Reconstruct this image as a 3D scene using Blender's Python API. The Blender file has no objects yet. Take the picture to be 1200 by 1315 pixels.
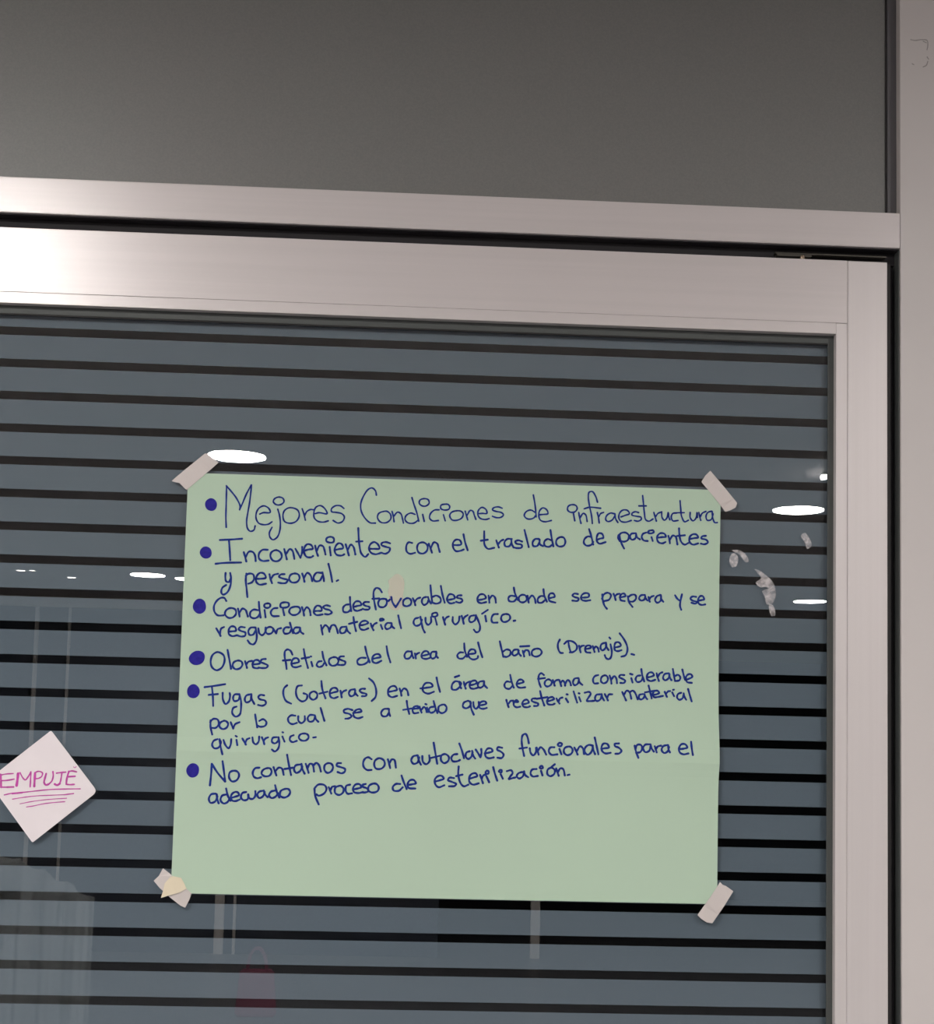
import bpy, bmesh, math, random
from mathutils import Vector, Matrix

# ---------------------------------------------------------------- camera
S = bpy.context.scene
F_PX, CX, CY, CAM_D, CAM_Z = 1900.0, 600.0, 800.0, 1.75, 1.55
YAW, PITCH, ROLL = 0.0446039, 0.0894714, 0.0244320
FWD = Vector((math.sin(YAW)*math.cos(PITCH), math.cos(YAW)*math.cos(PITCH), math.sin(PITCH)))
_r = Vector((math.cos(YAW), -math.sin(YAW), 0.0)); _u = _r.cross(FWD)
RIGHT = _r*math.cos(ROLL) + _u*math.sin(ROLL)
UP = _u*math.cos(ROLL) - _r*math.sin(ROLL)
CAM = Vector((0.0, -CAM_D, CAM_Z))
cd = bpy.data.cameras.new('camera'); cam = bpy.data.objects.new('camera', cd)
S.collection.objects.link(cam); S.camera = cam
m3 = Matrix((RIGHT, UP, -FWD)).transposed()
cam.matrix_world = Matrix.Translation(CAM) @ m3.to_4x4()
cd.sensor_fit = 'VERTICAL'; cd.sensor_height = 36.0; cd.sensor_width = 36.0
cd.lens = F_PX*36.0/1315.0
cd.shift_y = (CY - 657.5)/1315.0; cd.shift_x = 0.0
cd.clip_start = 0.02; cd.clip_end = 60

# ---------------------------------------------------------------- world, exposure
w = bpy.data.worlds.new('world'); S.world = w; w.use_nodes = True
w.node_tree.nodes['Background'].inputs[0].default_value = (0.02, 0.022, 0.027, 1)
w.node_tree.nodes['Background'].inputs[1].default_value = 1.0
S.view_settings.view_transform = 'Standard'; S.view_settings.look = 'None'
S.view_settings.exposure = 1.78; S.view_settings.gamma = 1.0
S.view_settings.use_curve_mapping = False
LAMP_STRENGTH = 92.0
CEIL_Z = 2.70
# the round ceiling lights of the hall, in plan (x, y)
LAMPS = [(-0.99, -1.72), (-0.66, -3.98), (1.78, -4.79), (1.72, -1.95), (-3.1, -4.2), (-3.4, -1.8), (2.88, -8.51),
         (-1.69, -8.09), (-1.42, -8.25), (4.3, -4.9), (4.2, -2.0), (0.6, -6.9)]

# ---------------------------------------------------------------- helpers
def U(px, py, Y=0.0):
    """point of the door plane (or one parallel to it) that the photograph shows at px, py"""
    d = FWD + RIGHT*((px-CX)/F_PX) - UP*((py-CY)/F_PX)
    return CAM + d*((Y-CAM.y)/d.y)

def mat(name, col, rough=0.5, metal=0.0, spec=0.5, noise=None, bump=0.0, bscale=200.0, emis=None, stretch=(1, 1, 1)):
    m = bpy.data.materials.new(name); m.use_nodes = True
    nt = m.node_tree; b = nt.nodes['Principled BSDF']
    b.inputs['Base Color'].default_value = (*col, 1)
    b.inputs['Roughness'].default_value = rough; b.inputs['Metallic'].default_value = metal
    b.inputs['Specular IOR Level'].default_value = spec
    if emis:
        b.inputs['Emission Color'].default_value = (*emis[0], 1); b.inputs['Emission Strength'].default_value = emis[1]
    if noise or bump:
        tc = nt.nodes.new('ShaderNodeTexCoord'); mp = nt.nodes.new('ShaderNodeMapping')
        mp.inputs['Scale'].default_value = stretch
        nt.links.new(tc.outputs['Object'], mp.inputs['Vector'])
    if noise:                                   # (scale, second colour, amount)
        n = nt.nodes.new('ShaderNodeTexNoise'); n.inputs['Scale'].default_value = noise[0]; n.inputs['Detail'].default_value = 4
        mx = nt.nodes.new('ShaderNodeMix'); mx.data_type = 'RGBA'
        mr = nt.nodes.new('ShaderNodeMapRange'); mr.inputs[1].default_value = 0.35; mr.inputs[2].default_value = 0.65
        mr.inputs[4].default_value = noise[2]
        nt.links.new(mp.outputs[0], n.inputs['Vector']); nt.links.new(n.outputs['Fac'], mr.inputs[0])
        nt.links.new(mr.outputs[0], mx.inputs['Factor'])
        mx.inputs['A'].default_value = (*col, 1); mx.inputs['B'].default_value = (*noise[1], 1)
        nt.links.new(mx.outputs['Result'], b.inputs['Base Color'])
    if bump:
        n2 = nt.nodes.new('ShaderNodeTexNoise'); n2.inputs['Scale'].default_value = bscale; n2.inputs['Detail'].default_value = 3
        bp = nt.nodes.new('ShaderNodeBump'); bp.inputs['Strength'].default_value = bump; bp.inputs['Distance'].default_value = 0.0005
        nt.links.new(mp.outputs[0], n2.inputs['Vector']); nt.links.new(n2.outputs['Fac'], bp.inputs['Height'])
        nt.links.new(bp.outputs['Normal'], b.inputs['Normal'])
    return m

def sheer(name, col, alpha, rough=0.6):
    """a thin layer that lets part of what lies behind it show through"""
    m = mat(name, col, rough); m.node_tree.nodes['Principled BSDF'].inputs['Alpha'].default_value = alpha
    return m

def obj(name, bm, m, parent=None, smooth=False, loc=(0, 0, 0)):
    me = bpy.data.meshes.new(name); bm.normal_update(); bm.to_mesh(me); bm.free()
    if m: me.materials.append(m)
    if smooth:
        for p in me.polygons: p.use_smooth = True
    o = bpy.data.objects.new(name, me); S.collection.objects.link(o); o.location = loc
    if parent: o.parent = parent
    return o

def empty(name, loc=(0, 0, 0)):
    o = bpy.data.objects.new(name, None); S.collection.objects.link(o); o.location = loc; o.empty_display_size = 0.05
    return o

def tag(o, label=None, cat=None, group=None, kind=None):
    if label: o['label'] = label
    if cat: o['category'] = cat
    if group: o['group'] = group
    if kind: o['kind'] = kind
    return o

def box(bm, x0, x1, y0, y1, z0, z1, bev=0.0):
    r = bmesh.ops.create_cube(bm, size=1.0)
    bmesh.ops.scale(bm, vec=(x1-x0, y1-y0, z1-z0), verts=r['verts'])
    bmesh.ops.translate(bm, vec=((x0+x1)/2, (y0+y1)/2, (z0+z1)/2), verts=r['verts'])
    if bev:
        es = list({e for v in r['verts'] for e in v.link_edges})
        bmesh.ops.bevel(bm, geom=es, offset=bev, segments=2, affect='EDGES', profile=0.6)
    return bm

def bx(*a, **k):
    return box(bmesh.new(), *a, **k)

def smooth_line(pts, n=6):
    """Catmull-Rom through the points; a closed loop when first and last coincide"""
    if len(pts) < 3:
        return pts
    closed = abs(pts[0][0]-pts[-1][0]) < 1e-6 and abs(pts[0][1]-pts[-1][1]) < 1e-6
    P = pts[:-1] if closed else pts
    out = []; N = len(P)
    for i in range(N if closed else N-1):
        if closed:
            a, b, c, d = P[(i-1) % N], P[i], P[(i+1) % N], P[(i+2) % N]
        else:
            b, c = P[i], P[i+1]
            a = P[i-1] if i else (2*b[0]-c[0], 2*b[1]-c[1])
            d = P[i+2] if i+2 < N else (2*c[0]-b[0], 2*c[1]-b[1])
        # centripetal knots keep the pen line free of loops
        t01 = max(1e-3, math.dist(a, b)**.5); t12 = max(1e-3, math.dist(b, c)**.5); t23 = max(1e-3, math.dist(c, d)**.5)
        m1 = [c[k]-b[k]+t12*((b[k]-a[k])/t01-(c[k]-a[k])/(t01+t12)) for k in (0, 1)]
        m2 = [c[k]-b[k]+t12*((d[k]-c[k])/t23-(d[k]-b[k])/(t12+t23)) for k in (0, 1)]
        for j in range(n):
            t = j/n; t2 = t*t; t3 = t2*t
            out.append(tuple((2*t3-3*t2+1)*b[k]+(t3-2*t2+t)*m1[k]+(-2*t3+3*t2)*c[k]+(t3-t2)*m2[k] for k in (0, 1)))
    out.append(P[0] if closed else P[-1])
    return out

def pen(bm, pts, width, y, paper=None):
    """flat pen stroke with rounded ends; pts are (x, z) on the sheet, width in metres"""
    P = [pts[0]]
    for p in pts[1:]:
        if math.dist(p, P[-1]) > 1e-5: P.append(p)
    if len(P) < 2: P = [P[0], (P[0][0]+width*.2, P[0][1])]
    yy = (lambda x, z: y + paper(x, z)) if paper else (lambda x, z: y)
    N = len(P); h = width/2; L = []; R = []
    for i in range(N):
        a = P[max(0, i-1)]; b = P[min(N-1, i+1)]
        dx, dz = b[0]-a[0], b[1]-a[1]; l = math.hypot(dx, dz) or 1
        nx, nz = -dz/l, dx/l
        hh = h*(1+0.10*math.sin(i*0.7+P[0][0]*900))
        L.append((P[i][0]+nx*hh, P[i][1]+nz*hh)); R.append((P[i][0]-nx*hh, P[i][1]-nz*hh))
    def cap(p, q, sgn):
        dx, dz = p[0]-q[0], p[1]-q[1]; a0 = math.atan2(dz, dx)
        return [(p[0]+h*math.cos(a0+t), p[1]+h*math.sin(a0+t)) for t in (math.pi/3*sgn, 0, -math.pi/3*sgn)]
    V = lambda p: bm.verts.new((p[0], yy(*p), p[1]))
    lv = [V(p) for p in L]; rv = [V(p) for p in R]
    for i in range(N-1):
        bm.faces.new((lv[i], rv[i], rv[i+1], lv[i+1]))
    e = [V(p) for p in cap(P[-1], P[-2], 1)]; bm.faces.new([lv[-1]] + e + [rv[-1]])
    s = [V(p) for p in cap(P[0], P[1], 1)]; bm.faces.new([rv[0]] + s + [lv[0]])

def sheet(bm, outline, y, t):
    """thin plate with the given (x, z) outline: its near face at y, thickness t away from the viewer"""
    a = [bm.verts.new((x, y, z)) for x, z in outline]; b = [bm.verts.new((x, y+t, z)) for x, z in outline]
    bm.faces.new(a); bm.faces.new(b[::-1])
    for i in range(len(a)):
        j = (i+1) % len(a); bm.faces.new((a[j], a[i], b[i], b[j]))
    bmesh.ops.recalc_face_normals(bm, faces=bm.faces[:])
    return bm

def lathe(bm, prof, n=48, c=(0, 0, 0)):
    rings = []
    for r, z in prof:
        rings.append([bm.verts.new((c[0]+r*math.cos(2*math.pi*i/n), c[1]+r*math.sin(2*math.pi*i/n), c[2]+z)) for i in range(n)])
    for a, b in zip(rings, rings[1:]):
        for i in range(n): bm.faces.new((a[i], a[(i+1) % n], b[(i+1) % n], b[i]))
    bm.faces.new(rings[0][::-1]); bm.faces.new(rings[-1])
    bmesh.ops.recalc_face_normals(bm, faces=bm.faces[:])
    return bm

# ---------------------------------------------------------------- materials
ALU = mat('satin_aluminium', (0.65, 0.60, 0.59), 0.30, 0.12, 0.32, noise=(5, (0.62, 0.575, 0.565), 0.8), bump=0.06, bscale=60, stretch=(0.4, 1, 30))
ALU_V = mat('satin_aluminium_upright', (0.65, 0.605, 0.595), 0.36, 0.12, 0.35, noise=(5, (0.63, 0.585, 0.575), 0.8), bump=0.06, bscale=60, stretch=(30, 1, 0.4))
POST = mat('painted_post', (0.61, 0.57, 0.55), 0.5, 0.0, 0.4, noise=(6, (0.585, 0.545, 0.53), 0.7), bump=0.05, bscale=300)
REVEAL = mat('grey_gasket', (0.085, 0.092, 0.088), 0.55, 0.0, 0.3)
RUBBER = mat('black_rubber', (0.022, 0.02, 0.02), 0.6, 0.0, 0.3)
STRIP = mat('dark_grey_strip', (0.115, 0.11, 0.115), 0.5, 0.0, 0.3)
GAPM = mat('gap_lining_and_shade', (0.03, 0.028, 0.03), 0.7, 0.0, 0.2)
PANEL = mat('grey_transom_panel', (0.185, 0.185, 0.178), 0.42, 0.0, 0.4, noise=(500, (0.215, 0.21, 0.20), 0.7), bump=0.1, bscale=700)
STEEL = mat('dull_steel', (0.07, 0.065, 0.055), 0.4, 0.8)
BRASS = mat('worn_brass', (0.25, 0.19, 0.14), 0.4, 0.7)
FILM = mat('frosted_film', (0.155, 0.185, 0.23), 0.6, 0.0, 0.1, noise=(700, (0.145, 0.172, 0.213), 0.8))
GREEN = mat('green_bond_paper', (0.48, 0.625, 0.48), 0.75, 0.0, 0.2, noise=(3, (0.465, 0.60, 0.465), 0.8), bump=0.05, bscale=500)
WHITE = mat('white_card', (0.84, 0.77, 0.79), 0.55, 0.0, 0.4, noise=(25, (0.80, 0.735, 0.755), 0.6))
INK = mat('blue_marker_ink', (0.007, 0.017, 0.19), 0.6, 0.0, 0.15, noise=(220, (0.012, 0.045, 0.27), 0.9))
INKB = mat('blue_marker_dot_ink', (0.018, 0.014, 0.23), 0.6, 0.0, 0.15, noise=(200, (0.026, 0.020, 0.30), 0.9))
PINK = mat('magenta_marker_ink', (0.60, 0.08, 0.42), 0.55, 0.0, 0.2, noise=(300, (0.44, 0.07, 0.30), 0.9))
PENCIL = sheer('pencil_line', (0.17, 0.15, 0.13), 0.4)
TAPE = sheer('masking_tape', (0.72, 0.655, 0.625), 0.84, 0.6)
TAPEY = sheer('yellowed_masking_tape', (0.80, 0.70, 0.52), 0.95, 0.6)
SMUDGE = sheer('pink_smudge', (0.90, 0.74, 0.66), 0.42)
WHITISH = sheer('whitish_patch', (0.85, 0.80, 0.80), 0.4)
_nt = WHITISH.node_tree; _n = _nt.nodes.new('ShaderNodeTexNoise'); _n.inputs['Scale'].default_value = 110; _n.inputs['Detail'].default_value = 5
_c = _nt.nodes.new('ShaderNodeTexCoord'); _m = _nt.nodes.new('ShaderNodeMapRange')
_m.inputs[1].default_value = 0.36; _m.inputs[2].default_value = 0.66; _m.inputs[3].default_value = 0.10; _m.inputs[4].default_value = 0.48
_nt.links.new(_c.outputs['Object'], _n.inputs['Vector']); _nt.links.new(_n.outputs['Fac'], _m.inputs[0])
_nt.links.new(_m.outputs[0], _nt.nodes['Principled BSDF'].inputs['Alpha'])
CEIL = mat('ceiling_board', (0.86, 0.80, 0.78), 0.8, noise=(2, (0.82, 0.765, 0.745), 0.7))
WALL = mat('hall_wall_paint', (0.66, 0.61, 0.58), 0.8, noise=(2, (0.61, 0.56, 0.53), 0.7))
DARKWALL = mat('dark_hall_wall', (0.04, 0.05, 0.075), 0.7, noise=(1.5, (0.065, 0.068, 0.085), 0.8))
FLOORM = mat('hall_floor_tile', (0.13, 0.13, 0.14), 0.35, noise=(3, (0.11, 0.11, 0.12), 0.7))
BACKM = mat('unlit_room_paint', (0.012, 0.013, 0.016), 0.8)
LAMPM = mat('lamp_diffuser', (0.9, 0.9, 0.9), 0.5, emis=((1.0, 0.965, 0.935), LAMP_STRENGTH))
LAMPS_M = mat('spotlight_diffuser', (0.9, 0.9, 0.9), 0.5, emis=((1.0, 0.95, 0.9), 7.0))
LAMPRIM = mat('lamp_rim', (0.75, 0.72, 0.70), 0.4)

g = bpy.data.materials.new('door_glass'); g.use_nodes = True; nt = g.node_tree
nt.nodes.clear()
out = nt.nodes.new('ShaderNodeOutputMaterial'); mx = nt.nodes.new('ShaderNodeMixShader')
tr = nt.nodes.new('ShaderNodeBsdfTransparent'); gl = nt.nodes.new('ShaderNodeBsdfGlossy'); geo = nt.nodes.new('ShaderNodeNewGeometry')
tr.inputs[0].default_value = (0.955, 0.975, 0.965, 1); gl.inputs['Roughness'].default_value = 0.0
gl.inputs[0].default_value = (1, 1, 1, 1); 
def _math(op, a, b=None, c=None):
    n = nt.nodes.new('ShaderNodeMath'); n.operation = op
    for i, v in enumerate((a, b, c)):
        if v is None: continue
        if isinstance(v, (int, float)): n.inputs[i].default_value = v
        else: nt.links.new(v, n.inputs[i])
    return n.outputs[0]
dp = nt.nodes.new('ShaderNodeVectorMath'); dp.operation = 'DOT_PRODUCT'
nt.links.new(geo.outputs['Incoming'], dp.inputs[0]); nt.links.new(geo.outputs['Normal'], dp.inputs[1])
_s = _math('POWER', _math('SUBTRACT', 1.0, _math('ABSOLUTE', dp.outputs['Value'])), 5.0)
nt.links.new(_math('MULTIPLY_ADD', _s, 0.94, 0.062), mx.inputs[0])
nt.links.new(tr.outputs[0], mx.inputs[1]); nt.links.new(gl.outputs[0], mx.inputs[2])
nt.links.new(mx.outputs[0], out.inputs[0])
GLASS = g

# ---------------------------------------------------------------- the hall in front of the door (seen in the glass)
XL, XR, YB = -5.2, 6.0, -15.0
def struct(name, bm, m, parent=None):
    o = obj(name, bm, m, parent)
    if not parent: o['kind'] = 'structure'
    return o
struct('floor', bx(XL, XR, YB, 3.6, -0.1, 0.0), FLOORM)
struct('ceiling', bx(XL, XR, YB, 3.6, CEIL_Z, CEIL_Z+0.1), CEIL)
struct('wall_left', bx(XL-0.1, XL, YB, 3.6, 0, CEIL_Z), WALL)
struct('wall_right', bx(XR, XR+0.1, YB, 3.6, 0, CEIL_Z), WALL)
struct('wall_back', bx(XL, XR, YB-0.1, YB, 0, CEIL_Z), DARKWALL)
# dark partition of the hall's left half with pale uprights
wb = struct('wall_hall', bx(XL, 0.35, -9.95, -9.8, 0, CEIL_Z), DARKWALL)
for x0, x1 in ((-1.36, -1.29), (-1.22, -1.20), (-2.825, -2.80), (-2.57, -2.555)):
    obj('upright', bx(x0, x1, -9.80, -9.76, 0, 2.62), WALL, wb)
obj('cornice', bx(XL, 0.35, -9.80, -9.75, 2.62, 2.70), LAMPRIM, wb)
fr_ = struct('trim_5', bx(1.07, 1.14, -9.9, -9.83, 0, CEIL_Z), WALL)
# things in the hall that the glass mirrors faintly
CURT = mat('pale_curtain_cloth', (0.36, 0.37, 0.38), 0.85); BAGM = mat('pink_bag_cloth', (0.42, 0.16, 0.23), 0.8)
bm = bmesh.new(); cv = []
for i in range(121):
    u = i/120; x = -1.75+0.80*u; y = 0.035*math.sin(u*62)+0.012*math.sin(u*140+1)
    top = 1.24 - 0.16*max(0, (u-0.45)/0.55)**1.6 - 0.012*math.sin(u*31)**2
    cv.append((bm.verts.new((x, y, 0.02)), bm.verts.new((x*0.99, y*0.6, top))))
for a, b in zip(cv, cv[1:]): bm.faces.new((a[0], b[0], b[1], a[1]))
bmesh.ops.solidify(bm, geom=bm.faces[:], thickness=0.002)
cu = empty('privacy_screen', (0, -3.0, 0)); tag(cu, 'pale pleated cloth screen mirrored faintly at the lower left of the glass', 'screen')
obj('curtain', bm, CURT, cu, smooth=True)
for x in (-1.74, -1.30):
    obj('leg', bx(x-0.012, x+0.012, 0.04, 0.064, 0.0, 1.18), LAMPRIM, cu); obj('foot', bx(x-0.012, x+0.012, -0.15, 0.25, 0.0, 0.022), LAMPRIM, cu)
obj('crossbar', bx(-1.75, -1.29, 0.04, 0.064, 1.16, 1.184), LAMPRIM, cu)
bag = empty('tote_bag', (-0.79, -7.15, 0)); tag(bag, 'pink bag with looped handles on the floor, mirrored below the green poster', 'bag')
bm = bmesh.new(); box(bm, -0.12, 0.12, -0.06, 0.06, 0.0, 0.27)
for v in bm.verts:
    if v.co.z > 0.2: v.co.x *= 0.82; v.co.y *= 0.35
bmesh.ops.bevel(bm, geom=bm.edges[:], offset=0.012, segments=2, affect='EDGES')
obj('bag_body', bm, BAGM, bag)
for yy in (-0.02, 0.02):
    bm = bmesh.new(); n = 20; ring = []
    for i in range(n+1):
        t = math.pi*i/n; cx_, cz = 0.055*math.cos(t), 0.262+0.13*math.sin(t); nx, nz = math.cos(t), math.sin(t)
        ring.append([bm.verts.new((cx_+nx*a, yy+b, cz+nz*a)) for a, b in ((0.008, 0.004), (-0.008, 0.004), (-0.008, -0.004), (0.008, -0.004))])
    for a, b in zip(ring, ring[1:]):
        for k in range(4): bm.faces.new((a[k], a[(k+1) % 4], b[(k+1) % 4], b[k]))
    bm.faces.new(ring[0][::-1]); bm.faces.new(ring[-1]); bmesh.ops.recalc_face_normals(bm, faces=bm.faces[:])
    obj('handle', bm, BAGM, bag)
# far room behind the door, unlit
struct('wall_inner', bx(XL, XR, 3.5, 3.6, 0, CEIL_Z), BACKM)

# ---------------------------------------------------------------- the shop-front: posts, header, transom, door
FY = -0.014                      # front face of the frame; the glass stands at y = 0
K = 1.736/1.709
PX0 = 0.5878*K                   # left side of the right-hand post
DX0, DX1 = -0.650, 0.5720*K      # the door leaf
ZK = lambda z: 1.55+(z-1.55)*K
DT = ZK(2.1536)                  # its top
H0, H1 = ZK(2.1712), ZK(2.2148)  # header bar
# right-hand post
post = struct('trim_1', bx(PX0, PX0+0.30, FY, 0.06, 0, CEIL_Z, bev=0.0012), POST)
for st in ([(1170, 51), (1176, 52), (1184, 51), (1191, 52), (1192, 58), (1191, 64)], [(1186, 53), (1190, 55)], [(1172, 82), (1174, 83)],
           [(1186, 86), (1190, 84), (1192, 79)], [(1191, 73), (1193, 76)]):
    bm = bmesh.new(); pen(bm, smooth_line([(U(x, y, FY).x, U(x, y, FY).z) for x, y in st]), 0.0014, FY-0.00015)
    obj('pencil_mark', bm, PENCIL, post)
struct('wall_front', bx(PX0+0.30, XR, -0.03, 0.06, 0, CEIL_Z), WALL)
# left-hand post (outside the photograph)
struct('trim_2', bx(DX0-0.316, DX0-0.016, FY, 0.06, 0, CEIL_Z, bev=0.0012), POST)
wl = struct('wall_near', bx(XL, DX0-0.316, -0.03, 0.06, 0, CEIL_Z), WALL)
HX0 = DX0-0.016
# header bar over the door
hd = struct('trim_3', bx(HX0, PX0-0.0003, FY, 0.002, H0, H1, bev=0.0012), ALU)
# dark lining and painted shade in the gap round the door leaf
st = struct('trim_4', bx(HX0, PX0, 0.004, 0.05, DT+0.002, H1), GAPM)
obj('top_shade', bx(HX0, PX0, FY+0.004, 0.004, H0-0.0012, H0-0.0001), GAPM, st)  # dark sheet: the shade under the header put into its colour
obj('door_stop', bx(DX1+0.002, PX0, 0.010, 0.05, 0, DT+0.002), GAPM, st)
obj('door_stop', bx(HX0, DX0-0.002, 0.010, 0.05, 0, DT+0.002), GAPM, st)
obj('brush_seal', bx(DX1+0.001, DX1+0.0065, -0.006, 0.010, 0, DT), RUBBER, st)
obj('side_lining', bx(PX0-0.0015, PX0-0.0001, FY+0.003, 0.010, 0, H0-0.002), REVEAL, st)
# transom panel over the header
tw = empty('window_1', (0, 0, 0)); tw['kind'] = 'structure'
obj('panel', bx(HX0, PX0-0.0001, 0.003, 0.011, H1, CEIL_Z), PANEL, tw)
gx = U(1140, 150, 0.0).x
obj('gasket', bx(gx, PX0-0.0002, -0.0005, 0.003, H1+0.0002, CEIL_Z), STRIP, tw)
obj('seam', bx(gx-0.0018, gx-0.0001, 0.0008, 0.003, H1+0.0002, CEIL_Z), RUBBER, tw)

# the door leaf
door = empty('door_1', (0, 0, 0)); door['kind'] = 'structure'
SX, BX = 0.5236*K, 0.5100*K      # stile | bead | opening
RZ, BZ = ZK(2.0765), ZK(2.0632)  # rail / bead / opening
SW = DX1-SX; BW = SX-BX
obj('stile', bx(SX, DX1, FY, 0.045, 0.01, DT, bev=0.0016), ALU_V, door)
obj('stile', bx(DX0, DX0+SW, FY, 0.045, 0.01, DT, bev=0.0016), ALU_V, door)
GX0 = DX0+SW+BW
obj('top_rail', bx(DX0+SW+0.0001, SX-0.0002, FY+0.0003, 0.045, RZ, DT, bev=0.0005), ALU, door)
obj('bottom_rail', bx(DX0+SW+0.0001, SX-0.0002, FY+0.0003, 0.045, 0.01, 0.22, bev=0.0005), ALU, door)
obj('glazing_bead', bx(GX0+0.0001, BX-0.0002, FY+0.0009, -0.001, BZ, RZ-0.00005, bev=0.0003), ALU, door)
obj('glazing_bead', bx(GX0+0.0001, BX-0.0002, FY+0.0009, -0.001, 0.22005, 0.2336, bev=0.0003), ALU, door)
obj('glazing_bead', bx(BX, SX-0.0001, FY+0.0009, -0.001, 0.2201, RZ-0.0003, bev=0.0003), ALU_V, door)
obj('glazing_bead', bx(DX0+SW+0.0001, GX0, FY+0.0009, -0.001, 0.2201, RZ-0.0003, bev=0.0003), ALU_V, door)
# flat grey gasket that holds the pane, with a thin black lip
G1 = 0.5112; G2 = 2.0618
obj('glass_gasket', bx(G1, BX+0.002, -0.003, -0.0002, 0.2300, BZ+0.002), REVEAL, door)
obj('glass_gasket', bx(GX0-0.002, GX0+0.0075, -0.003, -0.0002, 0.2300, BZ+0.002), REVEAL, door)
obj('glass_gasket', bx(GX0+0.0076, G1-0.0001, -0.003, -0.0002, G2, BZ+0.002), REVEAL, door)
obj('gasket_lip', bx(GX0+0.0076, G1-0.0001, -0.0022, -0.0002, G2-0.0016, G2-0.0001), RUBBER, door)
glass = obj('glass_pane', bx(GX0-0.008, BX+0.008, 0.0, 0.006, 0.212, RZ-0.004), GLASS, door)
# frosted film stripes on the back of the pane, a clear gap between each two
ZT, DZ, GAPH = 2.0482, 0.03923, 0.0101
top = BZ+0.004; k = 0; stripe = None
while True:
    z_gap = ZT - k*DZ
    if z_gap < 0.30: break
    if k < 2:
        stripe = o = obj('frosted_stripe', bx(GX0-0.004, BX+0.004, 0.0061, 0.0064, 0, top-z_gap), FILM, glass)
    else:
        o = stripe.copy(); S.collection.objects.link(o); o.parent = glass
    o.location = (0, 0, z_gap)
    top = z_gap-GAPH; k += 1
# pivot arm in the gap above the leaf
arm = bmesh.new()
a0, a1 = U(995, 326, -0.004), U(1138, 331, -0.004)
box(arm, a0.x, a1.x, -0.007, 0.001, DT+0.0075, DT+0.0100, bev=0.0008)
box(arm, a0.x+0.002, a0.x+0.045, -0.008, 0.002, DT+0.0045, DT+0.0078, bev=0.0008)
tag(obj('pivot_arm', arm, STEEL, door), 'thin dark pivot arm in the gap above the leaf')
bm = bmesh.new(); c = U(1030, 326, -0.006)
lathe(bm, [(0.0030, 0), (0.0030, 0.004), (0.002, 0.0055)], 16, (c.x, -0.009, DT+0.0004))
tag(obj('pivot_pin', bm, BRASS, door), 'small brass-coloured pin')

# ---------------------------------------------------------------- ceiling lights
def lamp(x, y, r=0.112, m=None):
    t = empty('ceiling_light', (x, y, CEIL_Z))
    bm = bmesh.new(); lathe(bm, [(r+0.014, -0.0005), (r+0.014, -0.005), (r+0.004, -0.009), (r, -0.006), (r, -0.0005)], 48)
    obj('rim', bm, LAMPRIM, t, smooth=False)
    bm = bmesh.new(); lathe(bm, [(r-0.001, -0.0062), (r-0.001, -0.0085)] if r > 0.018 else [(r*0.55, -0.006), (r*0.68, -0.009), (r*0.68, -0.020), (r*0.4, -0.025)], 48)
    obj('diffuser', bm, m or LAMPM, t)
    return t
LAB = ['round white ceiling light nearest the door, mirrored in the top rail', 'round ceiling light mirrored above the top left corner of the green poster',
       'round ceiling light mirrored right of the top right corner of the green poster', 'round ceiling light close to the door on the right, out of view',
       'round ceiling light far left in the second row, out of view', 'round ceiling light far left in the first row, out of view',
       'far round ceiling light mirrored low at the right edge of the glass', 'far round ceiling light mirrored left of the green poster',
       'far round ceiling light half hidden by the left edge of the green poster', 'round ceiling light far right in the second row, out of view',
       'round ceiling light far right in the first row, out of view', 'round ceiling light hidden behind the green poster in the mirror image']
for (x, y), l in zip(LAMPS, LAB):
    tag(lamp(x, y), l, 'ceiling light', 'round ceiling lights of the hall')
for x, y, r, l in ((-2.51, -8.04, 0.028, 'leftmost of the small far spotlights mirrored in the glass'), (-2.43, -8.02, 0.020, 'middle of the small far spotlights mirrored in the glass'),
                (-2.25, -8.36, 0.028, 'rightmost of the small far spotlights mirrored in the glass'), (1.66, -3.97, 0.016, 'tiny spotlight mirrored at the right edge of the glass')):
    tag(lamp(x, y, r, LAMPS_M if x < 0 else LAMPM), l, 'spotlight', 'small spotlights in the hall ceiling')

# ---------------------------------------------------------------- the green poster
X0, X1, Z1, Z0 = -0.2579, 0.3810, 1.8767, 1.3832
def wave(x, z):
    """how far the sheet stands off the glass"""
    u = (x-X0)/(X1-X0); v = (z-Z0)/(Z1-Z0)
    e = 4*u*(1-u)
    crease = 0.0016*math.exp(-((v-0.335)/0.02)**2) + 0.0008*math.exp(-((v-0.335)/0.10)**2)
    return -(0.0009 + 0.0016*e*(0.5+0.5*math.sin(5.2*v+1.0)) + crease*(0.4+0.6*math.sin(7*u+0.6)**2) + 0.0006*math.sin(9*u+3*v)**2)
def edge(x, z):
    """the sheet's outline bulges a little at the crease"""
    v = (z-Z0)/(Z1-Z0); u = (x-X0)/(X1-X0)
    return x + (0.0012*math.exp(-((v-0.36)/0.06)**2)-0.0010*math.sin(math.pi*min(1, max(0, (v-0.36)/0.64))))*max(0, u*2-1)
poster = empty('poster', (X0, 0, Z0))
tag(poster, 'pale green handwritten poster sheet taped to the striped glass door', 'poster')
def on(o):      # children keep world coordinates
    o.location = (-X0, 0, -Z0); return o
bm = bmesh.new(); NX, NZ = 60, 60; fr_v = []; bk_v = []
for j in range(NZ+1):
    fr_v.append([]); bk_v.append([])
    for i in range(NX+1):
        x = X0+(X1-X0)*i/NX; z = Z0+(Z1-Z0)*j/NZ; xe = edge(x, z); y = wave(x, z)
        fr_v[-1].append(bm.verts.new((xe, y, z))); bk_v[-1].append(bm.verts.new((xe, y+0.00025, z)))
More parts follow.
